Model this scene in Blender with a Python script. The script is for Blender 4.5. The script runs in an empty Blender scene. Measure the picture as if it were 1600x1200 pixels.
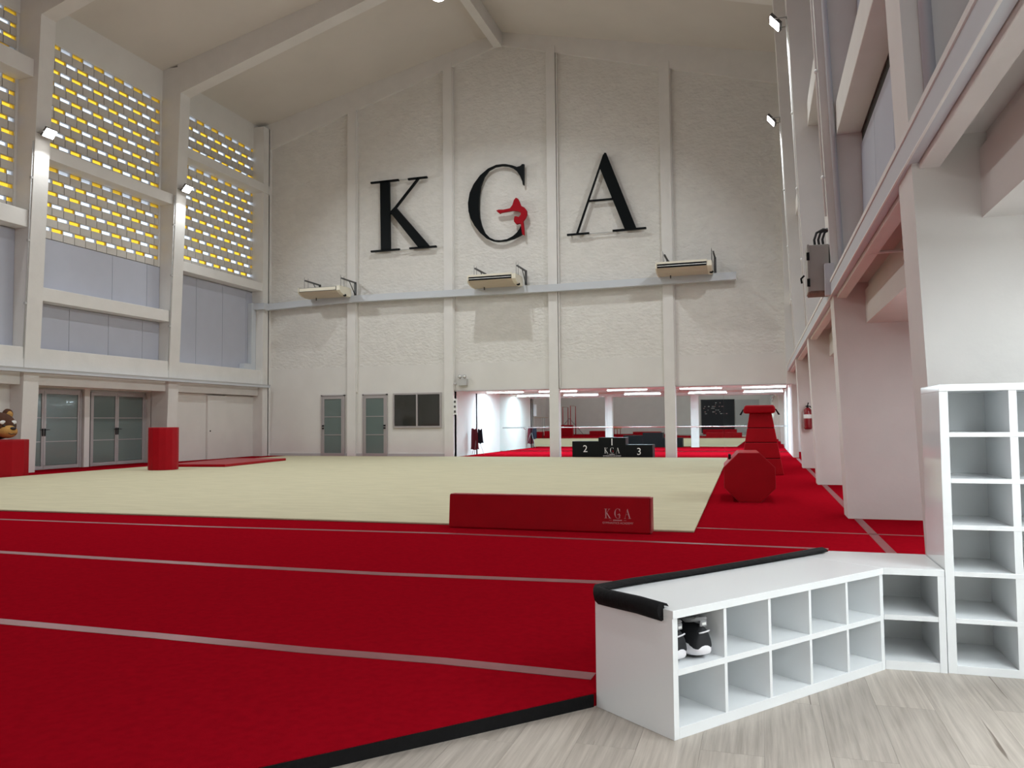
import bpy, bmesh, math, random
from mathutils import Vector, Matrix
random.seed(7)
PI = math.pi
SC = bpy.context.scene
COL = SC.collection

# ------------------------------------------------------------------ camera
YAW, PITCH, ROLL, FPX = -0.30413685, 0.04850855, -0.00904827, 1229.74
CAMZ = 1.30
fw = Vector((math.sin(YAW)*math.cos(PITCH), math.cos(YAW)*math.cos(PITCH), math.sin(PITCH)))
r0 = Vector((math.cos(YAW), -math.sin(YAW), 0)); u0 = r0.cross(fw)
rt = r0*math.cos(ROLL) + u0*math.sin(ROLL); up = -r0*math.sin(ROLL) + u0*math.cos(ROLL)
cd = bpy.data.cameras.new('camera'); cam = bpy.data.objects.new('camera', cd); COL.objects.link(cam)
cd.sensor_fit = 'HORIZONTAL'; cd.sensor_width = 36; cd.lens = 36*FPX/1600; cd.clip_start = .05; cd.clip_end = 300
cam.matrix_world = Matrix(((rt.x, up.x, -fw.x, 0), (rt.y, up.y, -fw.y, 0), (rt.z, up.z, -fw.z, CAMZ), (0, 0, 0, 1)))
SC.camera = cam

# ------------------------------------------------------------------ sky, exposure, light levels
SC.view_settings.view_transform = 'Standard'; SC.view_settings.look = 'None'
SC.view_settings.gamma = 1; SC.view_settings.use_curve_mapping = False
SC.view_settings.exposure = 0.38
W = bpy.data.worlds.new('overcast_sky'); SC.world = W; W.use_nodes = True
W.node_tree.nodes['Background'].inputs[0].default_value = (.80, .88, 1, 1)
W.node_tree.nodes['Background'].inputs[1].default_value = 1.35
FLOOD_W = 108          # watts of each wall floodlight
BAY_W = 230            # each round high-bay lamp under the ridge
AISLE_W = 31           # each pair of tubes under the low side ceiling
ALCOVE_W = 110          # each pair of tubes in the mirror alcove
FLOOD_C = (.92, .975, 1)
TUBE_C = (.86, .95, 1); ALC_C = (.58, .87, 1)

# ------------------------------------------------------------------ materials
def newmat(name):
    m = bpy.data.materials.new(name); m.use_nodes = True
    nt = m.node_tree; return m, nt, nt.nodes['Principled BSDF']
def mat(name, col, rough=.6, metal=0, var=0, vscale=4, bump=0, bscale=40, spec=.5, coat=0, stretch=None, detail=4, bdist=.02):
    m, nt, b = newmat(name)
    b.inputs['Base Color'].default_value = (*col, 1); b.inputs['Roughness'].default_value = rough
    b.inputs['Metallic'].default_value = metal; b.inputs['Specular IOR Level'].default_value = spec
    b.inputs['Coat Weight'].default_value = coat
    co = nt.nodes.new('ShaderNodeTexCoord'); src = co.outputs['Object']
    if stretch:
        mp = nt.nodes.new('ShaderNodeMapping'); mp.inputs['Scale'].default_value = stretch
        nt.links.new(src, mp.inputs[0]); src = mp.outputs[0]
    if var:
        n = nt.nodes.new('ShaderNodeTexNoise'); n.inputs['Scale'].default_value = vscale; n.inputs['Detail'].default_value = detail
        nt.links.new(src, n.inputs['Vector'])
        r = nt.nodes.new('ShaderNodeValToRGB')
        r.color_ramp.elements[0].position = .3; r.color_ramp.elements[1].position = .7
        r.color_ramp.elements[0].color = (*[max(0, c*(1-var)) for c in col], 1)
        r.color_ramp.elements[1].color = (*[min(1, c*(1+var)) for c in col], 1)
        nt.links.new(n.outputs[0], r.inputs[0]); nt.links.new(r.outputs[0], b.inputs['Base Color'])
    if bump:
        n2 = nt.nodes.new('ShaderNodeTexNoise'); n2.inputs['Scale'].default_value = bscale; n2.inputs['Detail'].default_value = 5
        nt.links.new(src, n2.inputs['Vector'])
        bp = nt.nodes.new('ShaderNodeBump'); bp.inputs['Strength'].default_value = bump; bp.inputs['Distance'].default_value = bdist
        nt.links.new(n2.outputs[0], bp.inputs['Height']); nt.links.new(bp.outputs[0], b.inputs['Normal'])
    return m
def emit(name, col, s):
    m, nt, b = newmat(name)
    b.inputs['Base Color'].default_value = (*col, 1)
    b.inputs['Emission Color'].default_value = (*col, 1); b.inputs['Emission Strength'].default_value = s
    return m
def tint(name, col):
    m, nt, b = newmat(name)
    t = nt.nodes.new('ShaderNodeBsdfTransparent'); t.inputs[0].default_value = (*col, 1)
    g = nt.nodes.new('ShaderNodeBsdfGlossy'); g.inputs['Roughness'].default_value = .15
    x = nt.nodes.new('ShaderNodeMixShader'); x.inputs[0].default_value = .06
    nt.links.new(t.outputs[0], x.inputs[1]); nt.links.new(g.outputs[0], x.inputs[2])
    nt.links.new(x.outputs[0], nt.nodes['Material Output'].inputs[0]); return m

CREAM = (.73, .71, .675)
M = dict(
    wall=mat('painted_wall', CREAM, .75, var=.03, vscale=1.2, bump=.06, bscale=30),
    rough=mat('roughcast_plaster', (.73, .71, .67), .9, var=.04, vscale=3, bump=.75, bscale=7, bdist=.05, stretch=(1, 1, 1.6)),
    frame=mat('painted_concrete', (.75, .73, .70), .65, var=.03, vscale=2, bump=.10, bscale=14),
    ceil=mat('painted_ceiling', (.70, .66, .61), .85, var=.03, vscale=.7),
    panel=mat('grey_panel', (.47, .485, .56), .6, var=.02, vscale=2),
    trunk=mat('grey_trunking', (.60, .63, .67), .45),
    gap_shade=mat('painted_gap_shade', (.05, .05, .05), .9),  # flat dark colour standing in for shade inside the panel gap
    block=mat('screen_block', (.60, .57, .53), .8, var=.05, vscale=5, bump=.1, bscale=30),
    clear=tint('clear_pane', (.93, .96, 1)), yellow=tint('yellow_pane', (1.0, .78, .20)),
    red=mat('red_carpet', (.27, .003, .009), .95, var=.08, vscale=22, bump=.25, bscale=260, spec=0.0, bdist=.004),
    tan=mat('tan_carpet', (.545, .50, .345), .96, var=.05, vscale=3.2, bump=.3, bscale=220, spec=.1, stretch=(.6, 2.2, 1), bdist=.005),
    tape=mat('clear_tape', (.225, .055, .06), .4, spec=.35, var=.14, vscale=9),
    vinyl=mat('red_vinyl', (.36, .002, .009), .42, var=.06, vscale=5, bump=.12, bscale=6, spec=.15),
    vinyl2=mat('red_vinyl_light', (.33, .02, .03), .45),
    foam=mat('black_foam', (.006, .0055, .006), .8, spec=.2, bump=.3, bscale=30),
    lam=mat('white_laminate', (.91, .93, .94), .10, spec=.5),
    lamdull=mat('white_laminate_inside', (.92, .94, .94), .3),
    black=mat('black_satin', (.004, .005, .006), .5, spec=.2),
    blackl=mat('black_letter', (.0025, .0042, .0052), .5, spec=.12),
    redl=mat('red_letter', (.34, .006, .014), .55, spec=.1),
    white=mat('white_print', (.85, .85, .83), .6),
    pinkw=mat('pale_print', (.62, .36, .36), .6),
    alu=mat('aluminium', (.46, .43, .43), .38, metal=.35),
    frost=mat('frosted_glass', (.14, .185, .175), .16, spec=.6, coat=.3),
    dglass=mat('dark_glass', (.035, .037, .033), .06, spec=.7),
    chrome=mat('chrome', (.75, .75, .76), .15, metal=1),
    steel=mat('galvanised_steel', (.42, .42, .42), .45, metal=.6),
    dsteel=mat('dark_bracket', (.10, .10, .10), .5, metal=.3),
    acw=mat('ivory_plastic', (.78, .73, .60), .45),
    acb=mat('tan_plastic', (.56, .48, .37), .5),
    boxg=mat('grey_enclosure', (.40, .39, .36), .5, var=.05), rust=mat('rusty_base', (.20, .12, .09), .8, var=.3, vscale=12),
    cable=mat('black_cable', (.02, .024, .026), .5),
    ext=mat('extinguisher_red', (.26, .008, .016), .28, coat=.4),
    fur=mat('brown_plush', (.075, .026, .011), .95, var=.25, vscale=30, bump=.6, bscale=90),
    furt=mat('tan_plush', (.50, .27, .075), .95, var=.12, vscale=30, bump=.5, bscale=90),
    eye=mat('white_plush', (.75, .74, .72), .8), noseb=mat('black_plush', (.015, .012, .01), .5),
    shoeb=mat('black_mesh_fabric', (.014, .015, .018), .75, bump=.3, bscale=300, bdist=.003),
    shoew=mat('white_rubber', (.82, .80, .83), .5), shoeg=mat('grey_mesh', (.30, .30, .31), .7, bump=.3, bscale=200),
    shoed=mat('dark_rubber', (.06, .06, .062), .7),
    cloth1=mat('dark_red_cloth', (.13, .012, .022), .9), cloth2=mat('navy_cloth', (.012, .013, .025), .9),
    base=mat('screed', (.35, .33, .30), .9), suede=mat('tan_suede', (.42, .30, .16), .9),
    ply=mat('pale_wood', (.50, .42, .30), .6), grey=mat('light_grey_paint', (.50, .50, .49), .6),
    navy=mat('black_slat', (.014, .018, .024), .5),
    lampglass=emit('lamp_glass', (1, .99, .96), 30), tube=emit('lit_tube', (.88, .96, 1), 9),
)
mm, nt, b = newmat('mirror_glass'); b.inputs['Base Color'].default_value = (.80, .85, .83, 1)
b.inputs['Metallic'].default_value = 1; b.inputs['Roughness'].default_value = .01; M['mirror'] = mm
# grey oak vinyl planks: grain along the plank, tone by plank
mm, nt, b = newmat('grey_oak_plank'); M['oak'] = mm
L = nt.links
co = nt.nodes.new('ShaderNodeTexCoord'); oi = nt.nodes.new('ShaderNodeObjectInfo')
ad = nt.nodes.new('ShaderNodeVectorMath'); ad.operation = 'ADD'
mu = nt.nodes.new('ShaderNodeVectorMath'); mu.operation = 'MULTIPLY'; mu.inputs[1].default_value = (22, .8, 1)
sc_ = nt.nodes.new('ShaderNodeVectorMath'); sc_.operation = 'SCALE'; sc_.inputs['Scale'].default_value = 37
cmb = nt.nodes.new('ShaderNodeCombineXYZ'); L.new(oi.outputs['Random'], cmb.inputs[0]); L.new(oi.outputs['Random'], cmb.inputs[1])
L.new(cmb.outputs[0], sc_.inputs[0]); L.new(co.outputs['Object'], mu.inputs[0]); L.new(mu.outputs[0], ad.inputs[0]); L.new(sc_.outputs[0], ad.inputs[1])
n1 = nt.nodes.new('ShaderNodeTexNoise'); n1.inputs['Scale'].default_value = 1.9; n1.inputs['Detail'].default_value = 8; n1.inputs['Roughness'].default_value = .62; n1.inputs['Distortion'].default_value = .12
L.new(ad.outputs[0], n1.inputs['Vector'])
rp = nt.nodes.new('ShaderNodeValToRGB'); rp.color_ramp.elements[0].position = .30; rp.color_ramp.elements[1].position = .68
rp.color_ramp.elements[0].color = (.33, .285, .24, 1); rp.color_ramp.elements[1].color = (.53, .47, .41, 1)
L.new(n1.outputs[0], rp.inputs[0])
n2 = nt.nodes.new('ShaderNodeTexNoise'); n2.inputs['Scale'].default_value = .9; n2.inputs['Detail'].default_value = 3; n2.inputs['Distortion'].default_value = .9
L.new(ad.outputs[0], n2.inputs['Vector'])
r2 = nt.nodes.new('ShaderNodeValToRGB'); e = r2.color_ramp.elements
e[0].position = .275; e[0].color = (.42, .38, .35, 1); e[1].position = .30; e[1].color = (1, 1, 1, 1)
L.new(n2.outputs[0], r2.inputs[0])
mx = nt.nodes.new('ShaderNodeMix'); mx.data_type = 'RGBA'; mx.blend_type = 'MULTIPLY'; mx.inputs[0].default_value = 1
L.new(rp.outputs[0], mx.inputs[6]); L.new(r2.outputs[0], mx.inputs[7])
hs = nt.nodes.new('ShaderNodeHueSaturation'); mr = nt.nodes.new('ShaderNodeMapRange')
mr.inputs[3].default_value = .90; mr.inputs[4].default_value = 1.12; L.new(oi.outputs['Random'], mr.inputs[0])
L.new(mr.outputs[0], hs.inputs['Value']); L.new(mx.outputs[2], hs.inputs['Color']); L.new(hs.outputs[0], b.inputs['Base Color'])
b.inputs['Roughness'].default_value = .42; b.inputs['Specular IOR Level'].default_value = .4

# ------------------------------------------------------------------ mesh helpers
class B:
    def __init__(s): s.v = []; s.f = []; s.sm = []
    def add(s, vs, fs, smooth=False):
        o = len(s.v); s.v += [tuple(p) for p in vs]; s.f += [tuple(i+o for i in f) for f in fs]; s.sm += [smooth]*len(fs); return s
    def box(s, x0, x1, y0, y1, z0, z1):
        return s.add([(x0,y0,z0),(x1,y0,z0),(x1,y1,z0),(x0,y1,z0),(x0,y0,z1),(x1,y0,z1),(x1,y1,z1),(x0,y1,z1)],
                     [(3,2,1,0),(4,5,6,7),(0,1,5,4),(1,2,6,5),(2,3,7,6),(3,0,4,7)])
    def prism(s, poly, axis, a, b_):
        # poly in the other two axes (x: (y,z), y: (x,z), z: (x,y)), extruded from a to b_
        def P(p, t):
            return {'x': (t, p[0], p[1]), 'y': (p[0], t, p[1]), 'z': (p[0], p[1], t)}[axis]
        n = len(poly)
        return s.add([P(p, a) for p in poly]+[P(p, b_) for p in poly],
                     [tuple(range(n)), tuple(range(2*n-1, n-1, -1))]+[(i, i+n, (i+1) % n+n, (i+1) % n) for i in range(n)])
    def frustum(s, lo, hi, z0, z1):   # lo, hi = (x0,x1,y0,y1)
        return s.add([(lo[0],lo[2],z0),(lo[1],lo[2],z0),(lo[1],lo[3],z0),(lo[0],lo[3],z0),(hi[0],hi[2],z1),(hi[1],hi[2],z1),(hi[1],hi[3],z1),(hi[0],hi[3],z1)],
                     [(3,2,1,0),(4,5,6,7),(0,1,5,4),(1,2,6,5),(2,3,7,6),(3,0,4,7)])
    def tube(s, pts, r, n=8, caps=True):
        pts = [Vector(p) for p in pts]; rs = r if isinstance(r, (list, tuple)) else [r]*len(pts)
        vs = []; up_ = None
        for i, p in enumerate(pts):
            t = (pts[min(i+1, len(pts)-1)]-pts[max(i-1, 0)]).normalized()
            if up_ is None:
                up_ = Vector((0, 0, 1)) if abs(t.z) < .9 else Vector((1, 0, 0))
            a = t.cross(up_).normalized(); up_ = a.cross(t).normalized()
            for k in range(n):
                q = 2*PI*k/n; vs.append(p+(a*math.cos(q)+up_*math.sin(q))*rs[i])
        fs = [(i*n+k, i*n+(k+1) % n, (i+1)*n+(k+1) % n, (i+1)*n+k) for i in range(len(pts)-1) for k in range(n)]
        s.add(vs, fs, True)
        if caps:
            o = len(s.v)-len(vs)
            s.f += [tuple(o+k for k in range(n-1, -1, -1)), tuple(o+(len(pts)-1)*n+k for k in range(n))]; s.sm += [False]*2
        return s
    def lathe(s, prof, c, n=20, axis='z'):
        vs = []; fs = []; m = len(prof)
        for k in range(n):
            q = 2*PI*k/n
            for r, h in prof:
                p = (r*math.cos(q), r*math.sin(q), h) if axis == 'z' else (r*math.cos(q), h, r*math.sin(q))
                vs.append((p[0]+c[0], p[1]+c[1], p[2]+c[2]))
        for k in range(n):
            for j in range(m-1):
                fs.append((k*m+j, ((k+1) % n)*m+j, ((k+1) % n)*m+j+1, k*m+j+1))
        return s.add(vs, fs, True)
    def ball(s, c, r, n=16, m=10):
        vs = [(c[0], c[1], c[2]+r[2])]; fs = []
        for j in range(1, m):
            t = PI*j/m
            for k in range(n):
                q = 2*PI*k/n; vs.append((c[0]+r[0]*math.sin(t)*math.cos(q), c[1]+r[1]*math.sin(t)*math.sin(q), c[2]+r[2]*math.cos(t)))
        vs.append((c[0], c[1], c[2]-r[2])); e_ = len(vs)-1
        for k in range(n):
            fs.append((0, 1+k, 1+(k+1) % n)); fs.append((e_, 1+(m-2)*n+(k+1) % n, 1+(m-2)*n+k))
            for j in range(m-2):
                fs.append((1+j*n+k, 1+(j+1)*n+k, 1+(j+1)*n+(k+1) % n, 1+j*n+(k+1) % n))
        return s.add(vs, fs, True)
    def mesh(s, name, inv=None):
        me = bpy.data.meshes.new(name)
        me.from_pydata([inv @ Vector(p) for p in s.v] if inv else s.v, [], s.f)
        me.polygons.foreach_set('use_smooth', s.sm); 
        bm = bmesh.new(); bm.from_mesh(me); bmesh.ops.recalc_face_normals(bm, faces=bm.faces); bm.to_mesh(me); bm.free()
        me.update(); return me
    def build(s, name, m, parent=None, bevel=0, local=False):
        inv = None
        if parent is not None and not local: inv = WM[parent.name].inverted()
        me = s.mesh(name, inv); o = bpy.data.objects.new(name, me); COL.objects.link(o)
        me.materials.append(M[m] if isinstance(m, str) else m)
        if parent is not None: o.parent = parent; WM[o.name] = WM[parent.name].copy()
        else: WM[o.name] = Matrix.Identity(4)
        if bevel:
            d = o.modifiers.new('bevel', 'BEVEL'); d.width = bevel; d.segments = 2; d.limit_method = 'ANGLE'
        return o
WM = {}
def tag(o, label=None, cat=None, group=None, kind=None):
    if label: o['label'] = label
    if cat: o['category'] = cat
    if group: o['group'] = group
    if kind: o['kind'] = kind
    return o
def thing(name, loc, rz=0, label=None, cat=None, group=None, kind=None):
    o = bpy.data.objects.new(name, None); COL.objects.link(o); o.empty_display_size = .2
    o.location = loc; o.rotation_euler = (0, 0, rz)
    WM[o.name] = Matrix.Translation(loc) @ Matrix.Rotation(rz, 4, 'Z')
    return tag(o, label, cat, group, kind)
def place(me, name, parent, loc, scale=None, m=None):
    o = bpy.data.objects.new(name, me); COL.objects.link(o); o.parent = parent; o.location = loc
    if scale: o.scale = scale
    return o
def struct(name, b_, m, label=None, bevel=0, cat=None):
    o = b_.build(name, m, None, bevel); tag(o, label, cat, None, 'structure'); return o
def text_mesh(body, size, name, ext=.002):
    cu = bpy.data.curves.new(name, 'FONT'); cu.body = body; cu.size = size; cu.extrude = ext; cu.align_x = 'CENTER'; cu.resolution_u = 3
    t = bpy.data.objects.new(name+'_tmp', cu); COL.objects.link(t)
    dg = bpy.context.evaluated_depsgraph_get(); dg.update()
    me = bpy.data.meshes.new_from_object(t.evaluated_get(dg)); me.name = name
    bpy.data.objects.remove(t); bpy.data.curves.remove(cu); return me

# ------------------------------------------------------------------ measures of the hall (metres)
XL, XR = -18.80, 1.03          # inner faces of the portal legs at floor level
XM = -8.87                     # ridge
LEAN = .035                    # legs widen upwards
YB = 27.0                      # far wall
YF = -11.6                     # wall behind the camera
FR = [-5.5, -.1, 5.3, 10.7, 16.1, 21.5]    # near faces of the portal frames
PW = .47
ZR = .06                       # top of the red matting
TOPW = 13.3
def soff(x):                   # soffit of the rafters
    return 12.6+.288*(9.11-abs(x-XM))
def ceilz(x): return 15.70-.23*abs(x-XM)

# ------------------------------------------------------------------ floors
struct('floor', B().box(-19.8, 2.7, YF, 32.6, -.12, -.02), 'base', 'grey screed subfloor under the mats')
# red matting: diagonal edge beside the timber floor, follows the back of the shoe bench
edge = [(-8.0, -4.28), (-.755, 3.60), (.365, 5.06), (.92, 5.08), (.92, 5.80), (2.6, 5.80), (2.6, 32.35), (-10.6, 32.35), (-10.6, 27.1), (-19.1, 27.1), (-19.1, 21.48), (-19.66, 21.48), (-19.66, 16.59), (-19.1, 16.59), (-19.1, YF+.05), (-8.0, YF+.05)]
mat_o = struct('floor_matting', B().prism(edge, 'z', -.015, ZR), 'red', 'red carpet matting covering the hall floor')
def off(p, q, d):
    v = Vector((q[0]-p[0], q[1]-p[1])).normalized(); return (p[0]+v.y*d, p[1]-v.x*d)
p, q = edge[0], edge[1]
pe, qe = off(p, q, .006), off(p, q, .006); qe = off(q, (q[0]+(q[0]-p[0]), q[1]+(q[1]-p[1])), .006)
B().prism([p, q, qe, pe], 'z', -.012, ZR-.004).build('mat_edge', 'foam', mat_o)
def strip(pts, w, name='tape_strip'):
    b_ = B(); n = len(pts); vs = []
    for i, p_ in enumerate(pts):
        a = Vector(pts[max(i-1, 0)]); c = Vector(pts[min(i+1, n-1)]); t = (c-a).normalized(); nn = Vector((-t.y, t.x))*w/2
        for s_ in (1, -1):
            vs.append((p_[0]+nn.x*s_, p_[1]+nn.y*s_, ZR+.0025))
    b_.add(vs, [(2*i, 2*i+1, 2*i+3, 2*i+2) for i in range(n-1)])
    b_.v += [(x, y, ZR-.001) for x, y, z in vs]; o = len(vs)
    b_.f += [(o+2*i, o+2*i+2, o+2*i+3, o+2*i+1) for i in range(n-1)]+[(2*i, 2*i+2, o+2*i+2, o+2*i) for i in range(n-1)]+[(2*i+1, o+2*i+1, o+2*i+3, 2*i+3) for i in range(n-1)]
    b_.sm = [False]*len(b_.f); return b_.build(name, 'tape', mat_o)
strip([(-18, 8.02), (-9.8, 8.08), (-6.5, 8.10), (-3.4, 8.26), (-1.2, 8.20), (.6, 8.15)], .085)
strip([(-18, 6.1), (-7.2, 5.98), (-4.5, 5.92), (-3.0, 5.93), (-1.16, 6.06), (-.3, 6.08), (.75, 6.12)], .115)
strip([(-16, 4.0), (-4.65, 3.87), (-3.4, 3.86), (-2.4, 3.84), (-1.6, 3.86), (-.80, 3.83)], .105)
strip([(-.72, 9.38), (.5, 9.33), (2.55, 9.24)], .05)
strip([(1.13, 5.9), (1.14, 12), (1.14, 18), (1.13, 26.9)], .09)
# timber planks
pl = thing('floor_planks', (0, 0, 0), 0, 'grey oak plank floor beside the shoe bench', None, None, 'structure')
PWD, PLN = .243, 1.22
meP = B().box(.0004, PWD-.0004, .0003, PLN-.0003, -.018, 0).mesh('plank'); meP.materials.append(M['oak'])
for i in range(-15, 11):
    x = -.012+i*PWD
    y = -2.2-(i*0.47 % 1)*PLN
    while y < 5.2:
        if y+PLN > -1.6 and (y - 3.6) - 1.0876*(x+.755) < .6: place(meP, 'plank', pl, (x, y, 0))
        y += PLN
# tan spring-floor carpet
cz = .085
tn = B().prism([(-17.35, 8.80), (-.72, 8.97), (-1.02, 26.55), (-17.45, 26.45)], 'z', ZR+.001, cz)
tag(tn.build('gymnastics_carpet', 'tan', None, .008), 'large beige gymnastics floor carpet laid on the red matting', 'carpet')

# ------------------------------------------------------------------ portal frames, ceiling, far wall
for i, y in enumerate(FR):
    b_ = B()
    b_.prism([(XL, -.02), (-19.42, -.02), (-19.42, 13.4), (XL+LEAN*12.5+.1, 13.4), (XL+LEAN*12.5, 12.4)], 'y', y, y+PW)
    b_.prism([(XR, -.02), (2.62, -.02), (2.62, 2.96), (1.40, 2.96), (1.40, 13.4), (XR-LEAN*12.5-.1, 13.4), (XR-LEAN*12.5, 12.4)], 'y', y, y+PW)
    xa, xb = -18.5, .75
    b_.prism([(xa, soff(xa)), (XM, soff(XM)), (xb, soff(xb)), (xb, ceilz(xb)+.03), (XM, ceilz(XM)+.03), (xa, ceilz(xa)+.03)], 'y', y+.004, y+PW-.004)
    struct('trim_%d' % (i+1), b_, 'frame', 'portal frame of tapering cream legs and sloping rafters')
b_ = B()
b_.prism([(-19.5, ceilz(-19.5)), (XM, 15.70), (XM, 15.82), (-19.5, ceilz(-19.5)+.12)], 'y', YF-.2, YB+.4)
b_.prism([(1.8, ceilz(1.8)), (XM, 15.70), (XM, 15.82), (1.8, ceilz(1.8)+.12)], 'y', YF-.2, YB+.4)
struct('ceiling', b_, 'ceil', 'dim sloping ceiling rising to the ridge')
struct('trim_7', B().box(-9.05, -8.74, YF, YB, 15.12, 15.72), 'frame', 'ridge beam running along the top of the ceiling')
# far wall
CX = [(-15.13, -14.77), (-11.10, -10.74), (-7.09, -6.75), (-3.06, -2.70)]
XA0, XA1 = -10.74, 1.03        # alcove opening
b_ = B()
b_.box(-19.5, XA0, 27.10, 27.45, -.02, 3.48)
b_.box(XA0, 2.7, 27.10, 27.45, 2.46, 3.48)
b_.prism([(-19.5, 3.48), (2.7, 3.48), (2.7, 12.9), (XM, 15.8), (-19.5, 13.3)], 'y', 27.16, 27.45)
wb = struct('wall_back', b_, 'wall', 'tall far gable wall with the big letters')
bays = [(-18.62, CX[0][0]), (CX[0][1], CX[1][0]), (CX[1][1], CX[2][0]), (CX[2][1], CX[3][0]), (CX[3][1], .85)]
for x0, x1 in bays:
    pts = [(x0, 3.48), (x1, 3.48), (x1, soff(x1)+.02)]
    if x0 < XM < x1: pts.append((XM, soff(XM)+.02))
    pts.append((x0, soff(x0)+.02))
    B().prism(pts, 'y', 27.115, 27.17).build('plaster_panel', 'rough', wb)
    if x0 < XA0: pass
for x0, x1 in CX:
    B().box(x0, x1, 26.98, 27.30, -.02, soff((x0+x1)/2)+.2).build('pilaster', 'frame', wb, .01)
    B().box(x0+.36, x0+.40, 27.02, 27.12, 2.5, soff(x0)+.05).build('edge_bead', 'frame', wb)
for x0, x1, xx in ((-19.4, -18.62, -18.62), (.85, 1.4, .85)):
    B().box(x0, x1, 26.90, 27.2, -.02 if x0 < -10 else 2.46, 13.2).build('corner_pilaster', 'frame', wb)
g = [(-18.9, soff(-18.9)), (XM, soff(XM)), (1.3, soff(1.3)), (1.3, ceilz(1.3)+.03), (XM, ceilz(XM)+.03), (-18.9, ceilz(-18.9)+.03)]
B().prism(g, 'y', 27.0, 27.3).build('gable_rafter', 'frame', wb)
B().box(XA0, 1.4, 27.05, 27.12, 2.455, 2.475).build('lintel_edge', 'alu', wb)
struct('baseboard_back', B().box(-18.8, XA0, 27.06, 27.10, -.02, .16), 'grey')
# alcove with mirrors behind the opening
YM = 32.4
b_ = B(); b_.box(XA0-.15, XA0, 27.45, 32.7, -.02, 2.8); struct('wall_alcove', b_, 'wall', 'white side wall of the mirror alcove')
struct('ceiling_alcove', B().box(XA0-.15, 2.7, 27.45, 32.7, 2.60, 2.75), 'ceil', 'low ceiling of the mirror alcove')
struct('wall_mirror_backing', B().box(XA0-.15, 2.7, 32.45, 32.7, -.02, 2.75), 'wall')
struct('wall_alcove_right', B().box(1.03, 1.2, 27.45, 32.5, -.02, 2.75), 'wall')
mr_ = thing('wall_mirror', (-4.85, YM, 0), 0, 'wall of tall mirrors at the back of the alcove', 'mirror')
xs = [-10.74, -8.4, -6.05, -3.7, -1.35, 1.03]
for a, c in zip(xs, xs[1:]): B().box(a+.002, c-.002, YM, YM+.03, .07, 2.50).build('mirror_panel', 'mirror', mr_)
ba = thing('ballet_barre', (-4.85, 32.2, 0), 0, 'long polished ballet barre in front of the mirrors', 'barre')
B().tube([(-10.55, 32.2, 1.06), (1.0, 32.2, 1.06)], .024, 10).build('rail', 'chrome', ba)
for x in (-9.6, -7.2, -4.8, -2.4, .2): B().tube([(x, 32.2, 1.04), (x, 32.38, 1.0)], .012, 6).build('bracket', 'chrome', ba)

# ------------------------------------------------------------------ left wall
bay_y = [(10.7+PW, 16.1), (16.1+PW, 21.5), (21.5+PW, 26.9)]
WX = -19.12                    # plane of panels and blocks
# z zones per bay: grilles, panels, bars
Z = [dict(g=[(7.12, 10.77), (11.26, 12.62)], p=[(3.43, 6.66)], b=[(6.66, 7.12), (10.77, 11.26)]),
     dict(g=[(6.62, 8.70), (9.05, 12.30)], p=[(3.43, 4.75), (5.12, 6.62)], b=[(4.75, 5.12), (8.70, 9.05)]),
     dict(g=[(6.90, 10.52), (10.86, 12.32)], p=[(3.43, 6.57)], b=[(6.57, 6.90), (10.52, 10.86)])]
b_ = B()
for (y0, y1), z in zip(bay_y, Z):
    top = z['g'][-1][1]
    b_.box(-19.42, -19.18, y0-.05, y1+.05, 2.44 if 16 < y0 < 17 else -.02, z['p'][-1][1])
    for a, c in z['b']: b_.box(-19.42, -19.18, y0-.05, y1+.05, a, c)
    b_.box(-19.42, -19.10, y0-.05, y1+.05, top, 13.6)
b_.box(-19.80, -19.68, 16.1, 21.97, -.02, 2.60); b_.box(-19.80, -19.40, 16.1, 21.97, 2.42, 2.60)
b_.box(-19.80, -19.40, 16.1, 16.57, -.02, 2.44); b_.box(-19.80, -19.40, 21.5, 21.97, -.02, 2.44)
b_.box(-19.42, -19.12, YF-.1, 10.75, -.02, 13.6)
b_.box(-19.42, -19.3, 26.8, 27.4, -.02, 13.6)
wl = struct('wall_left', b_, 'wall', 'left side wall with bars, panels and screen blocks')
for (y0, y1), z in zip(bay_y, Z):
    for a, c in z['b']: B().box(-19.2, -18.80+LEAN*a*.6, y0, y1, a, c).build('cross_bar', 'frame', wl, .008)
    B().box(-19.2, -18.78+LEAN*3*.6, y0, y1, 2.86, 3.43).build('sill_beam', 'frame', wl, .008)
    B().box(-19.2, -18.83, y0, y1, 2.43, 2.80).build('header_beam', 'frame', wl, .008)
    for a, c in z['p']:
        js = [y0, y0+1.33, y0+2.78, y0+4.18, y1] if c < 6.6 else ([y0, y0+2.9, y0+4.35, y1] if y0 < 20 else [y0, y0+1.05, y1])
        for s_, t_ in zip(js, js[1:]): B().box(-19.17, WX, s_+.007, t_-.007, a, c-.02).build('panel', 'panel', wl)
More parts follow.
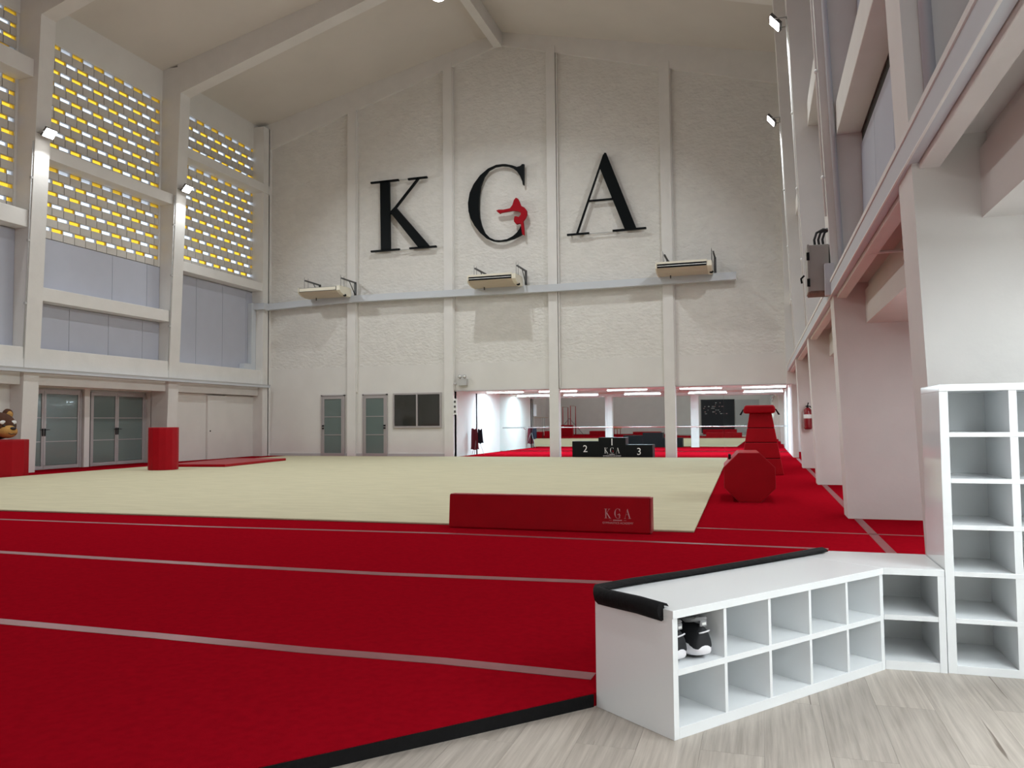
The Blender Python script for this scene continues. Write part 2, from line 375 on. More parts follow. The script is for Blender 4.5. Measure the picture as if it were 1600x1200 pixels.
# screen blocks
CW = .36
def blockmesh(w, nm):
    b_ = B()
    b_.box(-.07, 0, .012, w-.010, .004, .232)            # face
    b_.box(-.10, -.05, 0, w, 0, .236)                    # flange behind the joints
    b_.box(-.09, -.012, 0, .012, .23, CW); b_.box(-.09, -.022, w-.010, w, .23, CW); b_.box(-.09, -.022, 0, w, CW-.010, CW)
    me = b_.mesh(nm); me.materials.append(M['block']); return me
def panemesh(w, m, nm):
    me = B().box(-.026, -.022, .012, w-.010, .236, CW-.010).mesh(nm); me.materials.append(M[m]); return me
mb, mbh = blockmesh(CW, 'block'), blockmesh(CW/2, 'half_block')
mp = {(c, h): panemesh(CW/2 if h else CW, c, c+'_pane') for c in ('clear', 'yellow') for h in (0, 1)}
wn = 0
for (y0, y1), z in zip(bay_y, Z):
    for a, c in z['g']:
        wn += 1
        w_ = thing('window_%d' % wn, (WX, y0, a), 0, 'screen-block window with alternating clear and yellow panes', None, None, 'structure')
        nr = max(1, round((c-a)/CW)); sz = (c-a)/(nr*CW)
        ncol = 12; wid = (y1-y0-.16)/ (ncol*CW) ; yb = .08
        B().box(WX-.09, WX+.0, y0, y0+yb, a, c).build('jamb', 'frame', w_); B().box(WX-.09, WX, y1-yb, y1, a, c).build('jamb', 'frame', w_)
        for r in range(nr):
            odd = r % 2
            zz = (nr-1-r)*CW*sz
            cells = [(k*CW, 0) for k in range(ncol)] if not odd else [(0, 1)]+[(CW/2+k*CW, 0) for k in range(ncol-1)]+[((ncol-.5)*CW, 1)]
            for k, (yy, h) in enumerate(cells):
                yy = yb+yy*wid
                place(mbh if h else mb, 'block', w_, (0, yy, zz), (1, wid, sz))
                colr = 'yellow' if (k+odd*(1 if r % 4 == 1 else 0)) % 2 else 'clear'
                place(mp[(colr, h)], 'pane', w_, (0, yy, zz), (1, wid, sz))
# glazed doors in the middle left bay
y0, y1 = bay_y[1]
dn = 0
def door_leaf(par, ya, yb_, x, knob):
    d = B(); t = .07
    d.box(x, x+.045, ya, ya+t, .07, 2.33); d.box(x, x+.045, yb_-t, yb_, .07, 2.33); d.box(x, x+.045, ya+t, yb_-t, .07, .17); d.box(x, x+.045, ya+t, yb_-t, 2.24, 2.33)
    fr = d.build('door_leaf', 'alu', par)
    for k in range(3):
        za = .17+k*.69; B().box(x+.012, x+.022, ya+t, yb_-t, za+.012, za+.678).build('pane', 'frost', fr)
    for k in (1, 2): B().box(x+.008, x+.032, ya+t, yb_-t, .17+k*.69-.012, .17+k*.69+.012).build('glazing_bar', 'alu', fr)
    yk = ya+.035 if knob < 0 else yb_-.035
    hb = B().box(x+.045, x+.06, yk-.02, yk+.02, 1.02, 1.24); hb.tube([(x+.09, yk, 1.2), (x+.09, yk+.12*(-knob), 1.2)], .011, 6); hb.tube([(x+.05, yk, 1.2), (x+.092, yk, 1.2)], .011, 6)
    hb.build('handle', 'black', fr)
for (a, mid, c, lab) in ((16.60, 17.55, 18.83, 'frosted double door beside the column with the bear'), (19.22, 20.25, 21.44, 'frosted double door nearer the far corner')):
    dn += 1
    D = thing('door_%d' % dn, (-19.65, a, 0), 0, 'grey framed '+lab, None, None, 'structure')
    x = -19.65
    door_leaf(D, a+.03, mid-.004, x, 1); door_leaf(D, mid+.004, c-.03, x, -1)
    B().box(x-.03, x+.06, c-.03, c+.02, .06, 2.36).build('jamb', 'alu', D); B().box(x-.03, x+.06, a-.02, a+.03, .06, 2.36).build('jamb', 'alu', D)
    B().box(x-.03, x+.06, a-.02, c+.02, 2.33, 2.37).build('head', 'alu', D)
B().box(-19.70, -19.52, 18.89, 19.09, .06, 2.44).build('door_post', 'frame', wl)
B().box(-19.68, -19.63, 19.09, 19.20, .06, 2.42).build('side_light', 'frost', wl)
# closet panels in the far left bay
cl = thing('door_3', (-19.0, 22.0, 0), 0, 'plain cream sliding closet doors in the far left bay', None, None, 'structure')
B().box(-19.16, -19.06, 21.97, 23.80, .06, 2.42).build('closet_panel', 'wall', cl); B().box(-19.16, -18.98, 23.80, 24.83, .06, 2.37).build('closet_panel', 'wall', cl)
B().box(-19.16, -19.05, 24.86, 26.75, .06, 2.40).build('closet_panel', 'wall', cl)
B().lathe([(0, .0), (.02, 0), (.03, .03), (0, .04)], (-18.98, 23.92, 1.08), 10, 'y').build('knob', 'black', cl)

# ------------------------------------------------------------------ right wall and low aisle
b_ = B()
b_.box(2.60, 2.75, YF-.1, 27.2, -.02, 2.7)
b_.box(1.30, 2.75, YF-.1, 27.2, 2.50, 2.92)           # low ceiling slab, its edge shows as a fascia
b_.box(1.34, 1.50, YF-.1, 27.2, 2.92, 13.6)
wr = struct('wall_right', b_, 'wall', 'right side wall with piers and a low aisle')
rb = [(-11.5, -5.5, []), (-5.5+PW, -.1, []), (-.1+PW, 5.3, [(6.66, 7.1)]), (5.3+PW, 10.7, [(4.93, 5.35), (9.0, 9.4)]), (10.7+PW, 16.1, [(7.0, 7.46), (10.8, 11.2)]), (16.1+PW, 21.5, [(6.6, 7.0), (10.4, 10.8)]), (21.5+PW, 26.9, [(5.0, 5.4), (8.8, 9.2)])]
for y0, y1, bars in rb:
    B().box(.97, 1.085, y0, y1, 2.83, 3.13).build('sill_beam', 'frame', wr, .006)
    B().box(1.085, 1.34, y0, y1, 3.02, 3.13).build('sill_top', 'wall', wr)
    for a, c in bars: B().box(1.02, 1.31, y0, y1, a, c).build('cross_bar', 'frame', wr, .008)
    zs = [3.13]+[v for a, c in bars for v in (a, c)]+[12.4]
    for k in range(0, len(zs), 2):
        js = [y0, y0+1.25, y0+2.5, y0+3.75, y1]
        for s_, t_ in zip(js, js[1:]): B().box(1.305, 1.338, s_+.006, t_-.006, zs[k]+.02, zs[k+1]-(.16 if k == 0 else .03)).build('panel', 'panel', wr)
    if bars: B().box(1.322, 1.345, y0, y1, bars[0][0]-.17, bars[0][0]-.0).build('gap_shade_strip', 'gap_shade', wr)  # solid dark strip: shade of the gap above the panels put into colour
    B().box(.965, 1.34, y0-.0, y0+.012, 2.84, 2.87)
struct('trim_8', B().box(-19.2, -18.62, 26.55, 26.95, -.02, 13.2), 'frame', 'corner post between left wall and far wall')
# wall behind the camera
struct('wall_front', B().box(-19.5, 2.8, YF-.25, YF, -.02, 15.9), 'wall', 'gable wall seen in the alcove mirrors')
struct('baseboard_right', B().box(2.56, 2.6, 5.9, 26.9, 0, .12), 'grey')

# ------------------------------------------------------------------ trunking and conduits
t = thing('cable_trunking', (-18.6, 20, 2.75), 0, 'grey cable trunking along the left wall above the glazed doors', 'trunking')
B().box(-18.80+LEAN*2.8, -18.60+LEAN*2.8, 10.7, 26.9, 2.75, 2.86).build('channel', 'trunk', t, .004)
B().box(-18.595+LEAN*2.8, -18.585+LEAN*2.8, 10.7, 26.9, 2.835, 2.868).build('lid_edge', 'grey', t)
t = thing('cable_trunking', (-9, 26.85, 6), 0, 'grey cable trunking sloping across the far wall under the air conditioners', 'trunking')
pts = [(-18.60, 5.96), (-16.81, 6.025), (-14.844, 6.075), (-12.95, 6.08), (-10.87, 6.06), (-9.37, 6.05), (-6.73, 6.03), (-4.68, 6.04), (-2.72, 6.05), (-.63, 6.065)]
for (xa, za), (xb, zb) in zip(pts, pts[1:]):
    B().prism([(xa, za-.125), (xb, zb-.125), (xb, zb+.125), (xa, za+.125)], 'y', 26.76, 26.97).build('channel', 'trunk', t)
t = thing('cable_trunking', (-18.8, 26.4, 3.4), 0, 'grey cable trunking dropping down the corner to the left wall', 'trunking')
B().box(-19.11, -18.93, 26.26, 26.54, 3.42, 6.07).build('drop_channel', 'trunk', t); B().box(-18.97, -18.46, 26.38, 26.54, 5.82, 6.07).build('elbow', 'trunk', t); B().box(-18.61, -18.46, 26.54, 26.88, 5.82, 6.07).build('elbow', 'trunk', t)
B().box(-19.11, -18.86, 25.75, 26.26, 3.44, 3.66).build('junction_box', 'trunk', t)
t = thing('cable_trunking', (.93, 16, 2.87), 0, 'grey cable trunking running over the right-hand piers', 'trunking')
B().box(.895, .965, -11, 26.95, 2.868, 3.05).build('channel', 'trunk', t)
B().box(.885, .968, -11, 26.95, 3.02, 3.06).build('lid_edge', 'frame', t)
B().box(.893, .905, -11, 26.95, 2.862, 2.872).build('lip', 'white', t)
def lx(z): return XL+LEAN*z
def rx(z): return XR-LEAN*z
for s_, lab in (((16.1, 0), 'left column nearest the bear'), ((21.5, 0), 'left column nearest the far corner')):
    y = s_[0]-.02
    c = B().tube([(lx(2.9)-.04, y, 2.9), (lx(9.0)-.04, y, 9.0)], .016, 6); cc = tag(c.build('conduit', 'grey'), 'thin conduit running up the '+lab, 'conduit')
    for z in (4.6, 6.3, 8.0): B().box(lx(z)-.075, lx(z)-.005, y-.035, y+.02, z-.03, z+.03).build('clip', 'grey', cc)
for y, ztop, lab in ((16.1, 9.2, 'right pier with the nearer floodlight'), (21.5, 9.1, 'right pier with the fire extinguisher'), (10.7, 12.2, 'right pier behind the grey electrical box')):
    c = B().tube([(rx(3.9 if y < 11 else 3.1)-.025, y+.03, 3.9 if y < 11 else 3.1), (rx(ztop)-.025, y+.03, ztop)], .016, 6)
    cc = tag(c.build('conduit', 'white'), 'thin white conduit up the '+lab, 'conduit')
    for z in (4.4, 5.8, 7.3): B().ball((rx(z)-.03, y+.02, z), (.025, .025, .032), 8, 6).build('junction', 'white', cc)
tag(B().tube([(rx(3.1)+.12, 10.68, 3.1), (rx(12)+.12, 10.68, 12)], .035, 8).build('conduit', 'trunk'), 'thick grey conduit on the pier above the electrical box', 'conduit')
tag(B().tube([(rx(3.1)+.13, 5.27, 3.1), (rx(12)+.13, 5.27, 12)], .038, 8).build('conduit', 'trunk'), 'thick grey conduit on the nearest right pier', 'conduit')
for y in (6.1, 7.9):
    c = B().tube([(.99, y, 2.84), (1.30, y, 2.84), (1.30, y, 2.76)], .016, 6)
    tag(c.build('pipe_bracket', 'vinyl2' if 0 else 'frame'), 'short pipe across the slot above the aisle, %s the near pier' % ('beside' if y < 7 else 'further from'), 'pipe')

# ------------------------------------------------------------------ lamps
def area(name, loc, target, sx, sy, w, col, spread=PI, parent=None):
    ld = bpy.data.lights.new(name, 'AREA'); ld.shape = 'RECTANGLE'; ld.size = sx; ld.size_y = sy; ld.energy = w; ld.color = col; ld.spread = spread
    o = bpy.data.objects.new(name, ld); COL.objects.link(o)
    d = Vector(target)-Vector(loc)
    o.matrix_world = Matrix.Translation(loc) @ d.to_track_quat('-Z', 'Y').to_matrix().to_4x4()
    if parent is not None: o.parent = parent; o.matrix_parent_inverse = WM[parent.name].inverted()
    return o
FL_LAB = {(-1, 16.1): 'lit floodlight on the left column nearest the bear', (-1, 21.5): 'lit floodlight on the left column nearest the far corner',
          (-1, -5.5): 'lit floodlight on a left column behind the viewer', (1, -5.5): 'lit floodlight on a right pier behind the viewer',
          (-1, -.1): 'lit floodlight on the left column level with the viewer', (1, -.1): 'lit floodlight on the right pier level with the viewer',
          (-1, 10.7): 'lit floodlight on the left column just outside the view', (1, 10.7): 'lit floodlight high on the right pier with the electrical box',
          (1, 16.1): 'lit floodlight at the top right edge of the view', (1, 21.5): 'lit floodlight on the right pier nearest the far wall'}
for side in (-1, 1):
    for y in (-5.5, -.1, 10.7, 16.1, 21.5):
        z = 9.2; yc = y+PW/2
        xf = lx(z) if side < 0 else rx(z)
        s = -side                                    # points into the hall
        c = Vector((xf+s*.24, yc, z+.05))
        ang = math.radians(41)                        # panel tilts down
        nrm = Vector((s*math.cos(ang), 0, -math.sin(ang))); upv = Vector((s*math.sin(ang), 0, math.cos(ang)))
        t = thing('floodlight', (xf, yc, z), 0, FL_LAB[(side, y)], 'floodlight', 'floodlights on the columns')
        def slab(w, h, d0, d1):
            vs = []
            for d in (d0, d1):
                for a_, c_ in ((-1, -1), (1, -1), (1, 1), (-1, 1)): vs.append(c+Vector((0, 1, 0))*a_*w/2+upv*c_*h/2+nrm*d)
            return B().add(vs, [(0,1,2,3),(7,6,5,4),(0,4,5,1),(1,5,6,2),(2,6,7,3),(3,7,4,0)])
        ho = slab(.36, .28, -.06, 0).build('housing', 'dsteel', t)
        slab(.32, .24, 0, .012).build('glass', 'lampglass', ho)
        B().tube([c+Vector((0, -.2, 0)), (xf+s*.02, yc-.2, z+.05), (xf+s*.02, yc+.2, z+.05), c+Vector((0, .2, 0))], .012, 6).build('yoke', 'steel', t)
        lo = c+nrm*.03
        area('floodlight_beam', lo, lo+nrm, .32, .24, FLOOD_W, FLOOD_C, math.radians(160), t)
for k, y in enumerate((21.26, 10.6)):
    z = 13.98
    t = thing('high_bay_lamp', (XM, y, z), 0, 'round lit high-bay lamp hanging under the ridge' if k == 0 else 'round high-bay lamp under the ridge above the middle of the carpet', 'ceiling lamp', 'high-bay lamps')
    B().lathe([(0, .16), (.08, .16), (.13, .08), (.20, .03), (.20, 0), (0, 0)], (XM, y, z), 20).build('housing', 'dsteel', t)
    B().lathe([(0, -.015), (.17, -.015), (.18, .0), (0, .0)], (XM, y, z), 20).build('lens', 'lampglass', t)
    B().tube([(XM, y, z+.15), (XM, y, 15.1)], .012, 6).build('hanger', 'steel', t)
    area('high_bay_beam', (XM, y, z-.03), (XM, y, 0), .3, .3, BAY_W, FLOOD_C, math.radians(138), t)
def tube_light(x0, x1, y0, y1, z, label, w, group, along, col=TUBE_C):
    cx, cy = (x0+x1)/2, (y0+y1)/2
    t = thing('tube_light', (cx, cy, z), 0, label, 'tube light', group)
    if along == 'x':
        B().box(x0, x1, cy-.08, cy+.08, z+.03, z+.09).build('batten', 'white', t)
        for d in (-.045, .045): B().tube([(x0+.03, cy+d, z), (x1-.03, cy+d, z)], .018, 8).build('tube', 'tube', t)
        area('tube_glow', (cx, cy, z-.03), (cx, cy, 0), x1-x0, .12, w, col, PI, t)
    else:
        B().box(cx-.08, cx+.08, y0, y1, z+.03, z+.09).build('batten', 'white', t)
        for d in (-.045, .045): B().tube([(cx+d, y0+.03, z), (cx+d, y1-.03, z)], .018, 8).build('tube', 'tube', t)
        area('tube_glow', (cx, cy, z-.03), (cx, cy, 0), .12, y1-y0, w, TUBE_C, PI, t)
for x0, lab in ((-10.6, 'first'), (-8.40, 'second'), (-5.65, 'third'), (-2.88, 'fourth'), (-.62, 'fifth')):
    tube_light(x0, x0+1.58, 30.2, 30.4, 2.50, 'lit tube light in the mirror alcove, %s from the left' % lab, ALCOVE_W, 'alcove tube lights', 'x', ALC_C)
for y, lab in ((-7.2, 'sixth back from the tall shelf'), (-4.8, 'fifth back from the tall shelf'), (-2.6, 'fourth back from the tall shelf'), (-.8, 'third back from the tall shelf'), (1.0, 'second back from the tall shelf'), (2.8, 'nearest the tall shelf')):
    tube_light(1.85, 2.05, y, y+1.25, 2.40, 'lit tube light under the low aisle ceiling '+lab, AISLE_W, 'aisle tube lights', 'y')
for y, lab in ((8.0, 'first'), (13.4, 'second'), (18.8, 'third'), (24.2, 'fourth')):
    tube_light(1.95, 2.15, y-.6, y+.6, 2.40, 'lit tube light in the aisle bay between piers, %s beyond the tall shelf' % lab, AISLE_W*1.0, 'aisle tube lights far', 'y')

# ------------------------------------------------------------------ big letters
K = [[(-14.083,10.588),(-12.899,10.588),(-12.899,10.524),(-14.083,10.524)],[(-12.513,10.574),(-11.73,10.576),(-11.73,10.512),(-12.513,10.509)],[(-13.68,10.56),(-13.288,10.56),(-13.252,7.896),(-13.643,7.894)],[(-12.136,10.53),(-12.044,10.53),(-12.968,9.52),(-13.25,9.262),(-13.29,9.327),(-13.062,9.528)],[(-13.236,9.31),(-13.002,9.492),(-11.624,7.906),(-12.093,7.894)],[(-14.077,7.92),(-12.872,7.918),(-12.872,7.855),(-14.077,7.856)],[(-12.461,7.922),(-11.365,7.915),(-11.365,7.849),(-12.461,7.857)]]
KR = [[(-12.899,10.586),(-12.513,10.577),(-12.513,10.558),(-12.899,10.561)],[(-12.872,7.879),(-12.461,7.879),(-12.461,7.861),(-12.872,7.861)]]
G = [(-7.913,10.62),(-7.989,10.628),(-8.065,10.563),(-8.186,10.546),(-8.368,10.625),(-8.612,10.696),(-8.734,10.709),(-8.98,10.706),(-9.291,10.605),(-9.604,10.385),(-9.857,10.082),(-10.016,9.769),(-10.088,9.387),(-10.068,9.087),(-9.991,8.811),(-9.836,8.53),(-9.62,8.245),(-9.373,8.018),(-9.127,7.896),(-8.943,7.858),(-8.637,7.857),(-8.333,7.921),(-8.09,8.018),(-7.957,8.086),(-7.999,8.128),(-8.072,8.367),(-8.103,8.282),(-8.21,8.145),(-8.362,8.026),(-8.576,7.932),(-8.82,7.907),(-9.035,7.932),(-9.25,8.038),(-9.434,8.23),(-9.556,8.507),(-9.631,8.81),(-9.657,9.169),(-9.641,9.584),(-9.576,9.994),(-9.449,10.309),(-9.26,10.528),(-9.012,10.635),(-8.765,10.647),(-8.521,10.603),(-8.338,10.519),(-8.188,10.385),(-8.068,10.196),(-7.995,10.012),(-7.966,9.863),(-7.921,9.858)]
FG = [(-8.97,8.992),(-8.869,9.021),(-8.686,9.004),(-8.442,9.032),(-8.35,9.141),(-8.288,9.325),(-8.212,9.397),(-8.137,9.354),(-8.078,9.232),(-8.025,9.087),(-7.9,9.012),(-7.811,8.887),(-7.807,8.742),(-7.859,8.63),(-7.95,8.522),(-7.922,8.258),(-7.91,8.054),(-7.919,8.002),(-7.985,8.045),(-8.013,8.236),(-8.041,8.442),(-8.101,8.447),(-8.206,8.427),(-8.296,8.537),(-8.295,8.624),(-8.27,8.724),(-8.203,8.718),(-8.113,8.681),(-8.037,8.762),(-8.037,8.835),(-8.126,8.901),(-8.352,8.936),(-8.595,8.914),(-8.778,8.901),(-8.84,8.877),(-8.885,8.911)]
A = [[(-5.149,10.179),(-4.981,10.706),(-4.918,10.698),(-3.906,7.95),(-4.31,7.953)],[(-5.026,10.64),(-4.963,10.691),(-5.959,7.93),(-6.024,7.93)],[(-5.562,9.08),(-4.701,9.075),(-4.683,9.023),(-5.576,9.024)],[(-6.356,7.942),(-5.559,7.941),(-5.56,7.881),(-6.357,7.879)],[(-4.731,7.956),(-3.566,7.959),(-3.567,7.900),(-4.732,7.893)]]
AR = [[(-5.56,7.909),(-4.732,7.905),(-4.732,7.886),(-5.56,7.884)]]
def ngon_prism(b_, poly, f, y0, y1):
    # extrude a concave outline (x,z) between two y planes, triangulated caps
    bm = bmesh.new(); vs = [bm.verts.new((x, 0, z)) for x, z in poly]; fc = bm.faces.new(vs); fc.normal_update()
    r = bmesh.ops.triangulate(bm, faces=[fc], ngon_method='EAR_CLIP'); bm.verts.index_update()
    tr = [tuple(v.index for v in f_.verts) for f_ in bm.faces]; bm.free(); n = len(poly)
    P = [f(x, y0, z) for x, z in poly]+[f(x, y1, z) for x, z in poly]
    b_.add(P, tr+[tuple(i+n for i in reversed(t_)) for t_ in tr]+[(i, (i+1) % n, (i+1) % n+n, i+n) for i in range(n)])
idf = lambda x, y, z: (x, y, z)
for nm, pcs, rails, lab in (('K', K, KR, 'big black serif letter K on the far wall'), ('A', A, AR, 'big black serif letter A on the far wall')):
    xs_ = [x for p_ in pcs for x, z in p_]
    t = thing('wall_letter', (min(xs_), 27.0, 7.85), 0, lab, 'letter', 'big wall letters')
    b_ = B(); 
    for p_ in pcs: ngon_prism(b_, p_, idf, 26.9, 27.0)
    b_.build('letter_body', 'blackl', t)
    for p_ in rails: 
        b_ = B(); ngon_prism(b_, p_, idf, 26.95, 27.0); b_.build('mounting_rail', 'grey', t)
    for p_ in pcs[-2:]: B().box(p_[0][0]+.1, p_[0][0]+.14, 26.99, 27.14, p_[0][1]-.05, p_[0][1]-.01).build('stand_off', 'grey', t)
t = thing('wall_letter', (-9, 27.0, 7.85), 0, 'big black serif letter G with a red gymnast on the far wall', 'letter', 'big wall letters')
b_ = B(); ngon_prism(b_, G, idf, 26.9, 27.0); b_.build('letter_body', 'blackl', t)
b_ = B(); ngon_prism(b_, FG, idf, 26.83, 26.93); tag(b_.build('gymnast_figure', 'redl', t), 'red silhouette of a gymnast bending backwards')
b_ = B().box(-9.85, -9.81, 26.99, 27.14, 9.2, 9.24); b_.build('stand_off', 'grey', t)
def logo(parent, x, y, z, w, m, mf, face=-1, rest=True, name='logo_print'):
    # printed copy of the wall lettering, centred at x, sitting on a face whose normal is -y
    s = w/(14.083-3.566); f = lambda X, Y, Z_: (x+(X+8.82)*s*1.0, y+Y, z+(Z_-7.85)*s*1.35)
    b_ = B()
    for p_ in K+A: 
        c = (sum(q_[0] for q_ in p_)/len(p_), sum(q_[1] for q_ in p_)/len(p_)); ngon_prism(b_, p_, f, -.003, 0)
    ngon_prism(b_, G, f, -.003, 0); b_.build(name, m, parent)
    b_ = B(); ngon_prism(b_, FG, f, -.005, -.001); b_.build('gymnast_print', mf, parent)
    me = text_mesh('GYMNASTICS ACADEMY', w*.105, 'caption_print'); me.materials.append(M[m])
    o = bpy.data.objects.new('caption_print', me); COL.objects.link(o); o.parent = parent
    o.matrix_local = WM[parent.name].inverted() @ Matrix.Translation((x, y-.002, z-w*.20)) @ Matrix.Rotation(PI/2, 4, 'X')
    b_ = B()
    for k in range(9): b_.box(x-w*.17+k*w*.038, x-w*.145+k*w*.038, y-.003, y, z-w*.085, z-w*.045)
    for k in (-1, 1): b_.box(x+k*w*.27-w*.05, x+k*w*.27+w*.05, y-.003, y, z-w*.068, z-w*.062)
    b_.build('name_line_print', m, parent)

# ------------------------------------------------------------------ doors, window, fittings on the far wall
def far_door(n, xa, xb, knob, lab):
    D = thing('door_%d' % n, ((xa+xb)/2, 27.08, 0), 0, lab, None, None, 'structure')
    y = 27.03; f_ = B()
    f_.box(xa, xa+.05, y, 27.12, .0, 2.42); f_.box(xb-.05, xb, y, 27.12, 0, 2.42); f_.box(xa, xb, y, 27.12, 2.37, 2.42); f_.build('frame', 'alu', D)
    l = B(); a, c = xa+.055, xb-.055
    l.box(a, a+.09, y+.01, y+.06, .06, 2.36); l.box(c-.09, c, y+.01, y+.06, .06, 2.36); l.box(a+.09, c-.09, y+.01, y+.06, .06, .17); l.box(a+.09, c-.09, y+.01, y+.06, 2.26, 2.36)
    lf = l.build('door_leaf', 'alu', D)
    for k in range(3): B().box(a+.09, c-.09, y+.03, y+.045, .17+k*.70, .86+k*.70).build('pane', 'frost', lf)
    for k in (1, 2): B().box(a+.09, c-.09, y+.015, y+.05, .155+k*.70, .185+k*.70).build('glazing_bar', 'alu', lf)
    xk = a+.045 if knob < 0 else c-.045
    h = B()
    for zz in (1.12, 1.22): h.box(xk-.035, xk+.035, y-.03, y+.01, zz-.025, zz+.03)
    h.build('handle', 'black', lf)
far_door(4, -16.30, -15.27, -1, 'frosted glass door in the far wall nearest the corner')
far_door(5, -14.50, -13.46, 1, 'frosted glass door in the far wall beside the window')
Wn = thing('window_7', (-12.2, 27.08, 1.1), 0, 'dark sliding window in the far wall', None, None, 'structure')
y = 27.04; b_ = B(); xa, xb = -13.22, -11.25
b_.box(xa, xb, y, 27.12, 2.37, 2.43); b_.box(xa, xb, y, 27.12, 1.12, 1.19); b_.box(xa, xa+.06, y, 27.12, 1.19, 2.37); b_.box(xb-.06, xb, y, 27.12, 1.19, 2.37); b_.box(-12.26, -12.20, y-.01, 27.12, 1.19, 2.37)
b_.build('frame', 'alu', Wn)
B().box(xa+.06, -12.26, y+.03, y+.04, 1.19, 2.37).build('pane', 'dglass', Wn); B().box(-12.20, xb-.06, y+.045, y+.055, 1.19, 2.37).build('pane', 'dglass', Wn)
t = thing('emergency_light', (-10.35, 27.0, 2.7), 0, 'twin-spot emergency light box above the alcove opening', 'emergency light')
B().box(-10.53, -10.20, 26.94, 27.1, 2.66, 2.90).build('battery_box', 'grey', t, .01)
for x in (-10.45, -10.27):
    B().lathe([(0, -.05), (.07, -.05), (.07, -.02), (.04, .05), (0, .05)], (x, 26.95, 2.99), 12, 'y').build('spot_head', 'steel', t); B().lathe([(0, -.056), (.05, -.056), (.05, -.05)], (x, 26.95, 2.99), 12, 'y').build('lens', 'white', t)
    B().tube([(x, 26.96, 2.90), (x, 26.96, 2.96)], .015, 6).build('neck', 'steel', t)
B().lathe([(0, -.06), (.05, -.06), (.05, .03), (0, .03)], (-10.64, 26.95, 2.72), 10, 'y').build('outlet', 'grey', t)
t = thing('switch_panel', (-10.66, 26.97, 1.6), 0, 'white switch panel with dark keys at the alcove edge', 'switch')
B().box(-10.735, -10.60, 26.95, 27.05, 1.60, 2.18).build('plate', 'white', t)
for z in (1.70, 1.88, 2.06): B().box(-10.70, -10.63, 26.935, 26.95, z-.03, z+.05).build('key', 'dsteel', t)
# air conditioners on brackets
def ac(x0, open_, lab):
    w = 1.79; x1 = x0+w
    t = thing('air_conditioner', ((x0+x1)/2, 26.5, 6.15), 0, lab, 'air conditioner', 'air conditioners on the far wall')
    prof = [(25.90, 6.44), (25.89, 6.30), (25.96, 6.24), (26.12, 6.18), (26.35, 6.15), (26.68, 6.15), (26.72, 6.20), (26.72, 6.40), (26.62, 6.46)]
    ca = B().prism(prof, 'x', x0+.04, x1-.04).build('casing', 'acb', t)
    e_ = [(25.88, 6.46), (25.87, 6.29), (25.95, 6.225), (26.12, 6.165), (26.35, 6.135), (26.70, 6.135), (26.74, 6.20), (26.74, 6.41), (26.62, 6.48)]
    B().prism(e_, 'x', x0, x0+.04).build('end_cap', 'acw', t); B().prism(e_, 'x', x1-.14, x1).build('end_cap', 'acw', t)
    if open_:
        B().box(x0+.06, x1-.16, 25.872, 25.90, 6.30, 6.43).build('outlet_slot', 'black', ca)
        B().box(x0+.06, x1-.16, 25.862, 25.885, 6.355, 6.372).build('louvre', 'white', ca)
        B().box(x0+.04, x1-.14, 25.87, 25.91, 6.43, 6.50).build('front_lip', 'acw', ca)
    else:
        B().box(x0+.05, x1-.15, 25.872, 25.90, 6.295, 6.44).build('outlet_slot', 'dsteel', ca)
        B().box(x0+.07, x1-.17, 25.862, 25.89, 6.31, 6.425).build('louvre', 'acw', ca)
    for xb in (x0+.30, x1+.06):
        br = B().box(xb-.025, xb+.025, 25.88, 26.98, 6.70, 6.75).build('bracket_arm', 'dsteel', t)
        B().box(xb-.04, xb+.04, 26.93, 26.98, 6.215, 6.75).build('bracket_post', 'dsteel', t)
        B().tube([(xb, 26.5, 6.70), (xb, 26.95, 6.25)], .018, 5).build('brace', 'dsteel', br)
        for yy in (25.95, 26.2): B().tube([(xb-.06, yy, 6.45), (xb-.06, yy, 6.86)], .007, 5).build('hanger_rod', 'dsteel', br)
    B().tube([(x0+.42, 26.5, 6.15), (x0+.42, 26.5, 6.05)], .022, 8).build('drain', 'dsteel', t)
    B().ball((x1-.03, 26.3, 6.15), (.07, .07, .05), 10, 6).build('cable_gland', 'black', t)
ac(-16.61, False, 'air conditioner with closed louvre, nearest the left corner')
ac(-9.75, True, 'air conditioner with open black slot under the letter G')
ac(-3.15, True, 'air conditioner with open black slot nearest the right wall')

# ------------------------------------------------------------------ podium
t = thing('winners_podium', (-4.86, 26.9, ZR), 0, 'black three-step winners podium in front of the alcove', 'podium')
y = 26.72
for (xa, xb, zt, num, zn) in ((-6.22, -5.30, .62, '2', .25), (-5.30, -4.36, .745, '1', .48), (-4.36, -3.46, .50, '3', .16)):
    o = B().box(xa, xb, y, y+.62, ZR, zt).build('step_block', 'black', t, .008)
    me = text_mesh(num, .34, 'number_print'); me.materials.append(M['white'])
    n_ = bpy.data.objects.new('number_print', me); COL.objects.link(n_); n_.parent = o
    n_.matrix_local = WM[t.name].inverted() @ Matrix.Translation(((xa+xb)/2, y-.004, zn)) @ Matrix.Rotation(PI/2, 4, 'X')
logo(t, -4.83, y-.002, .21, .54, 'white', 'redl')

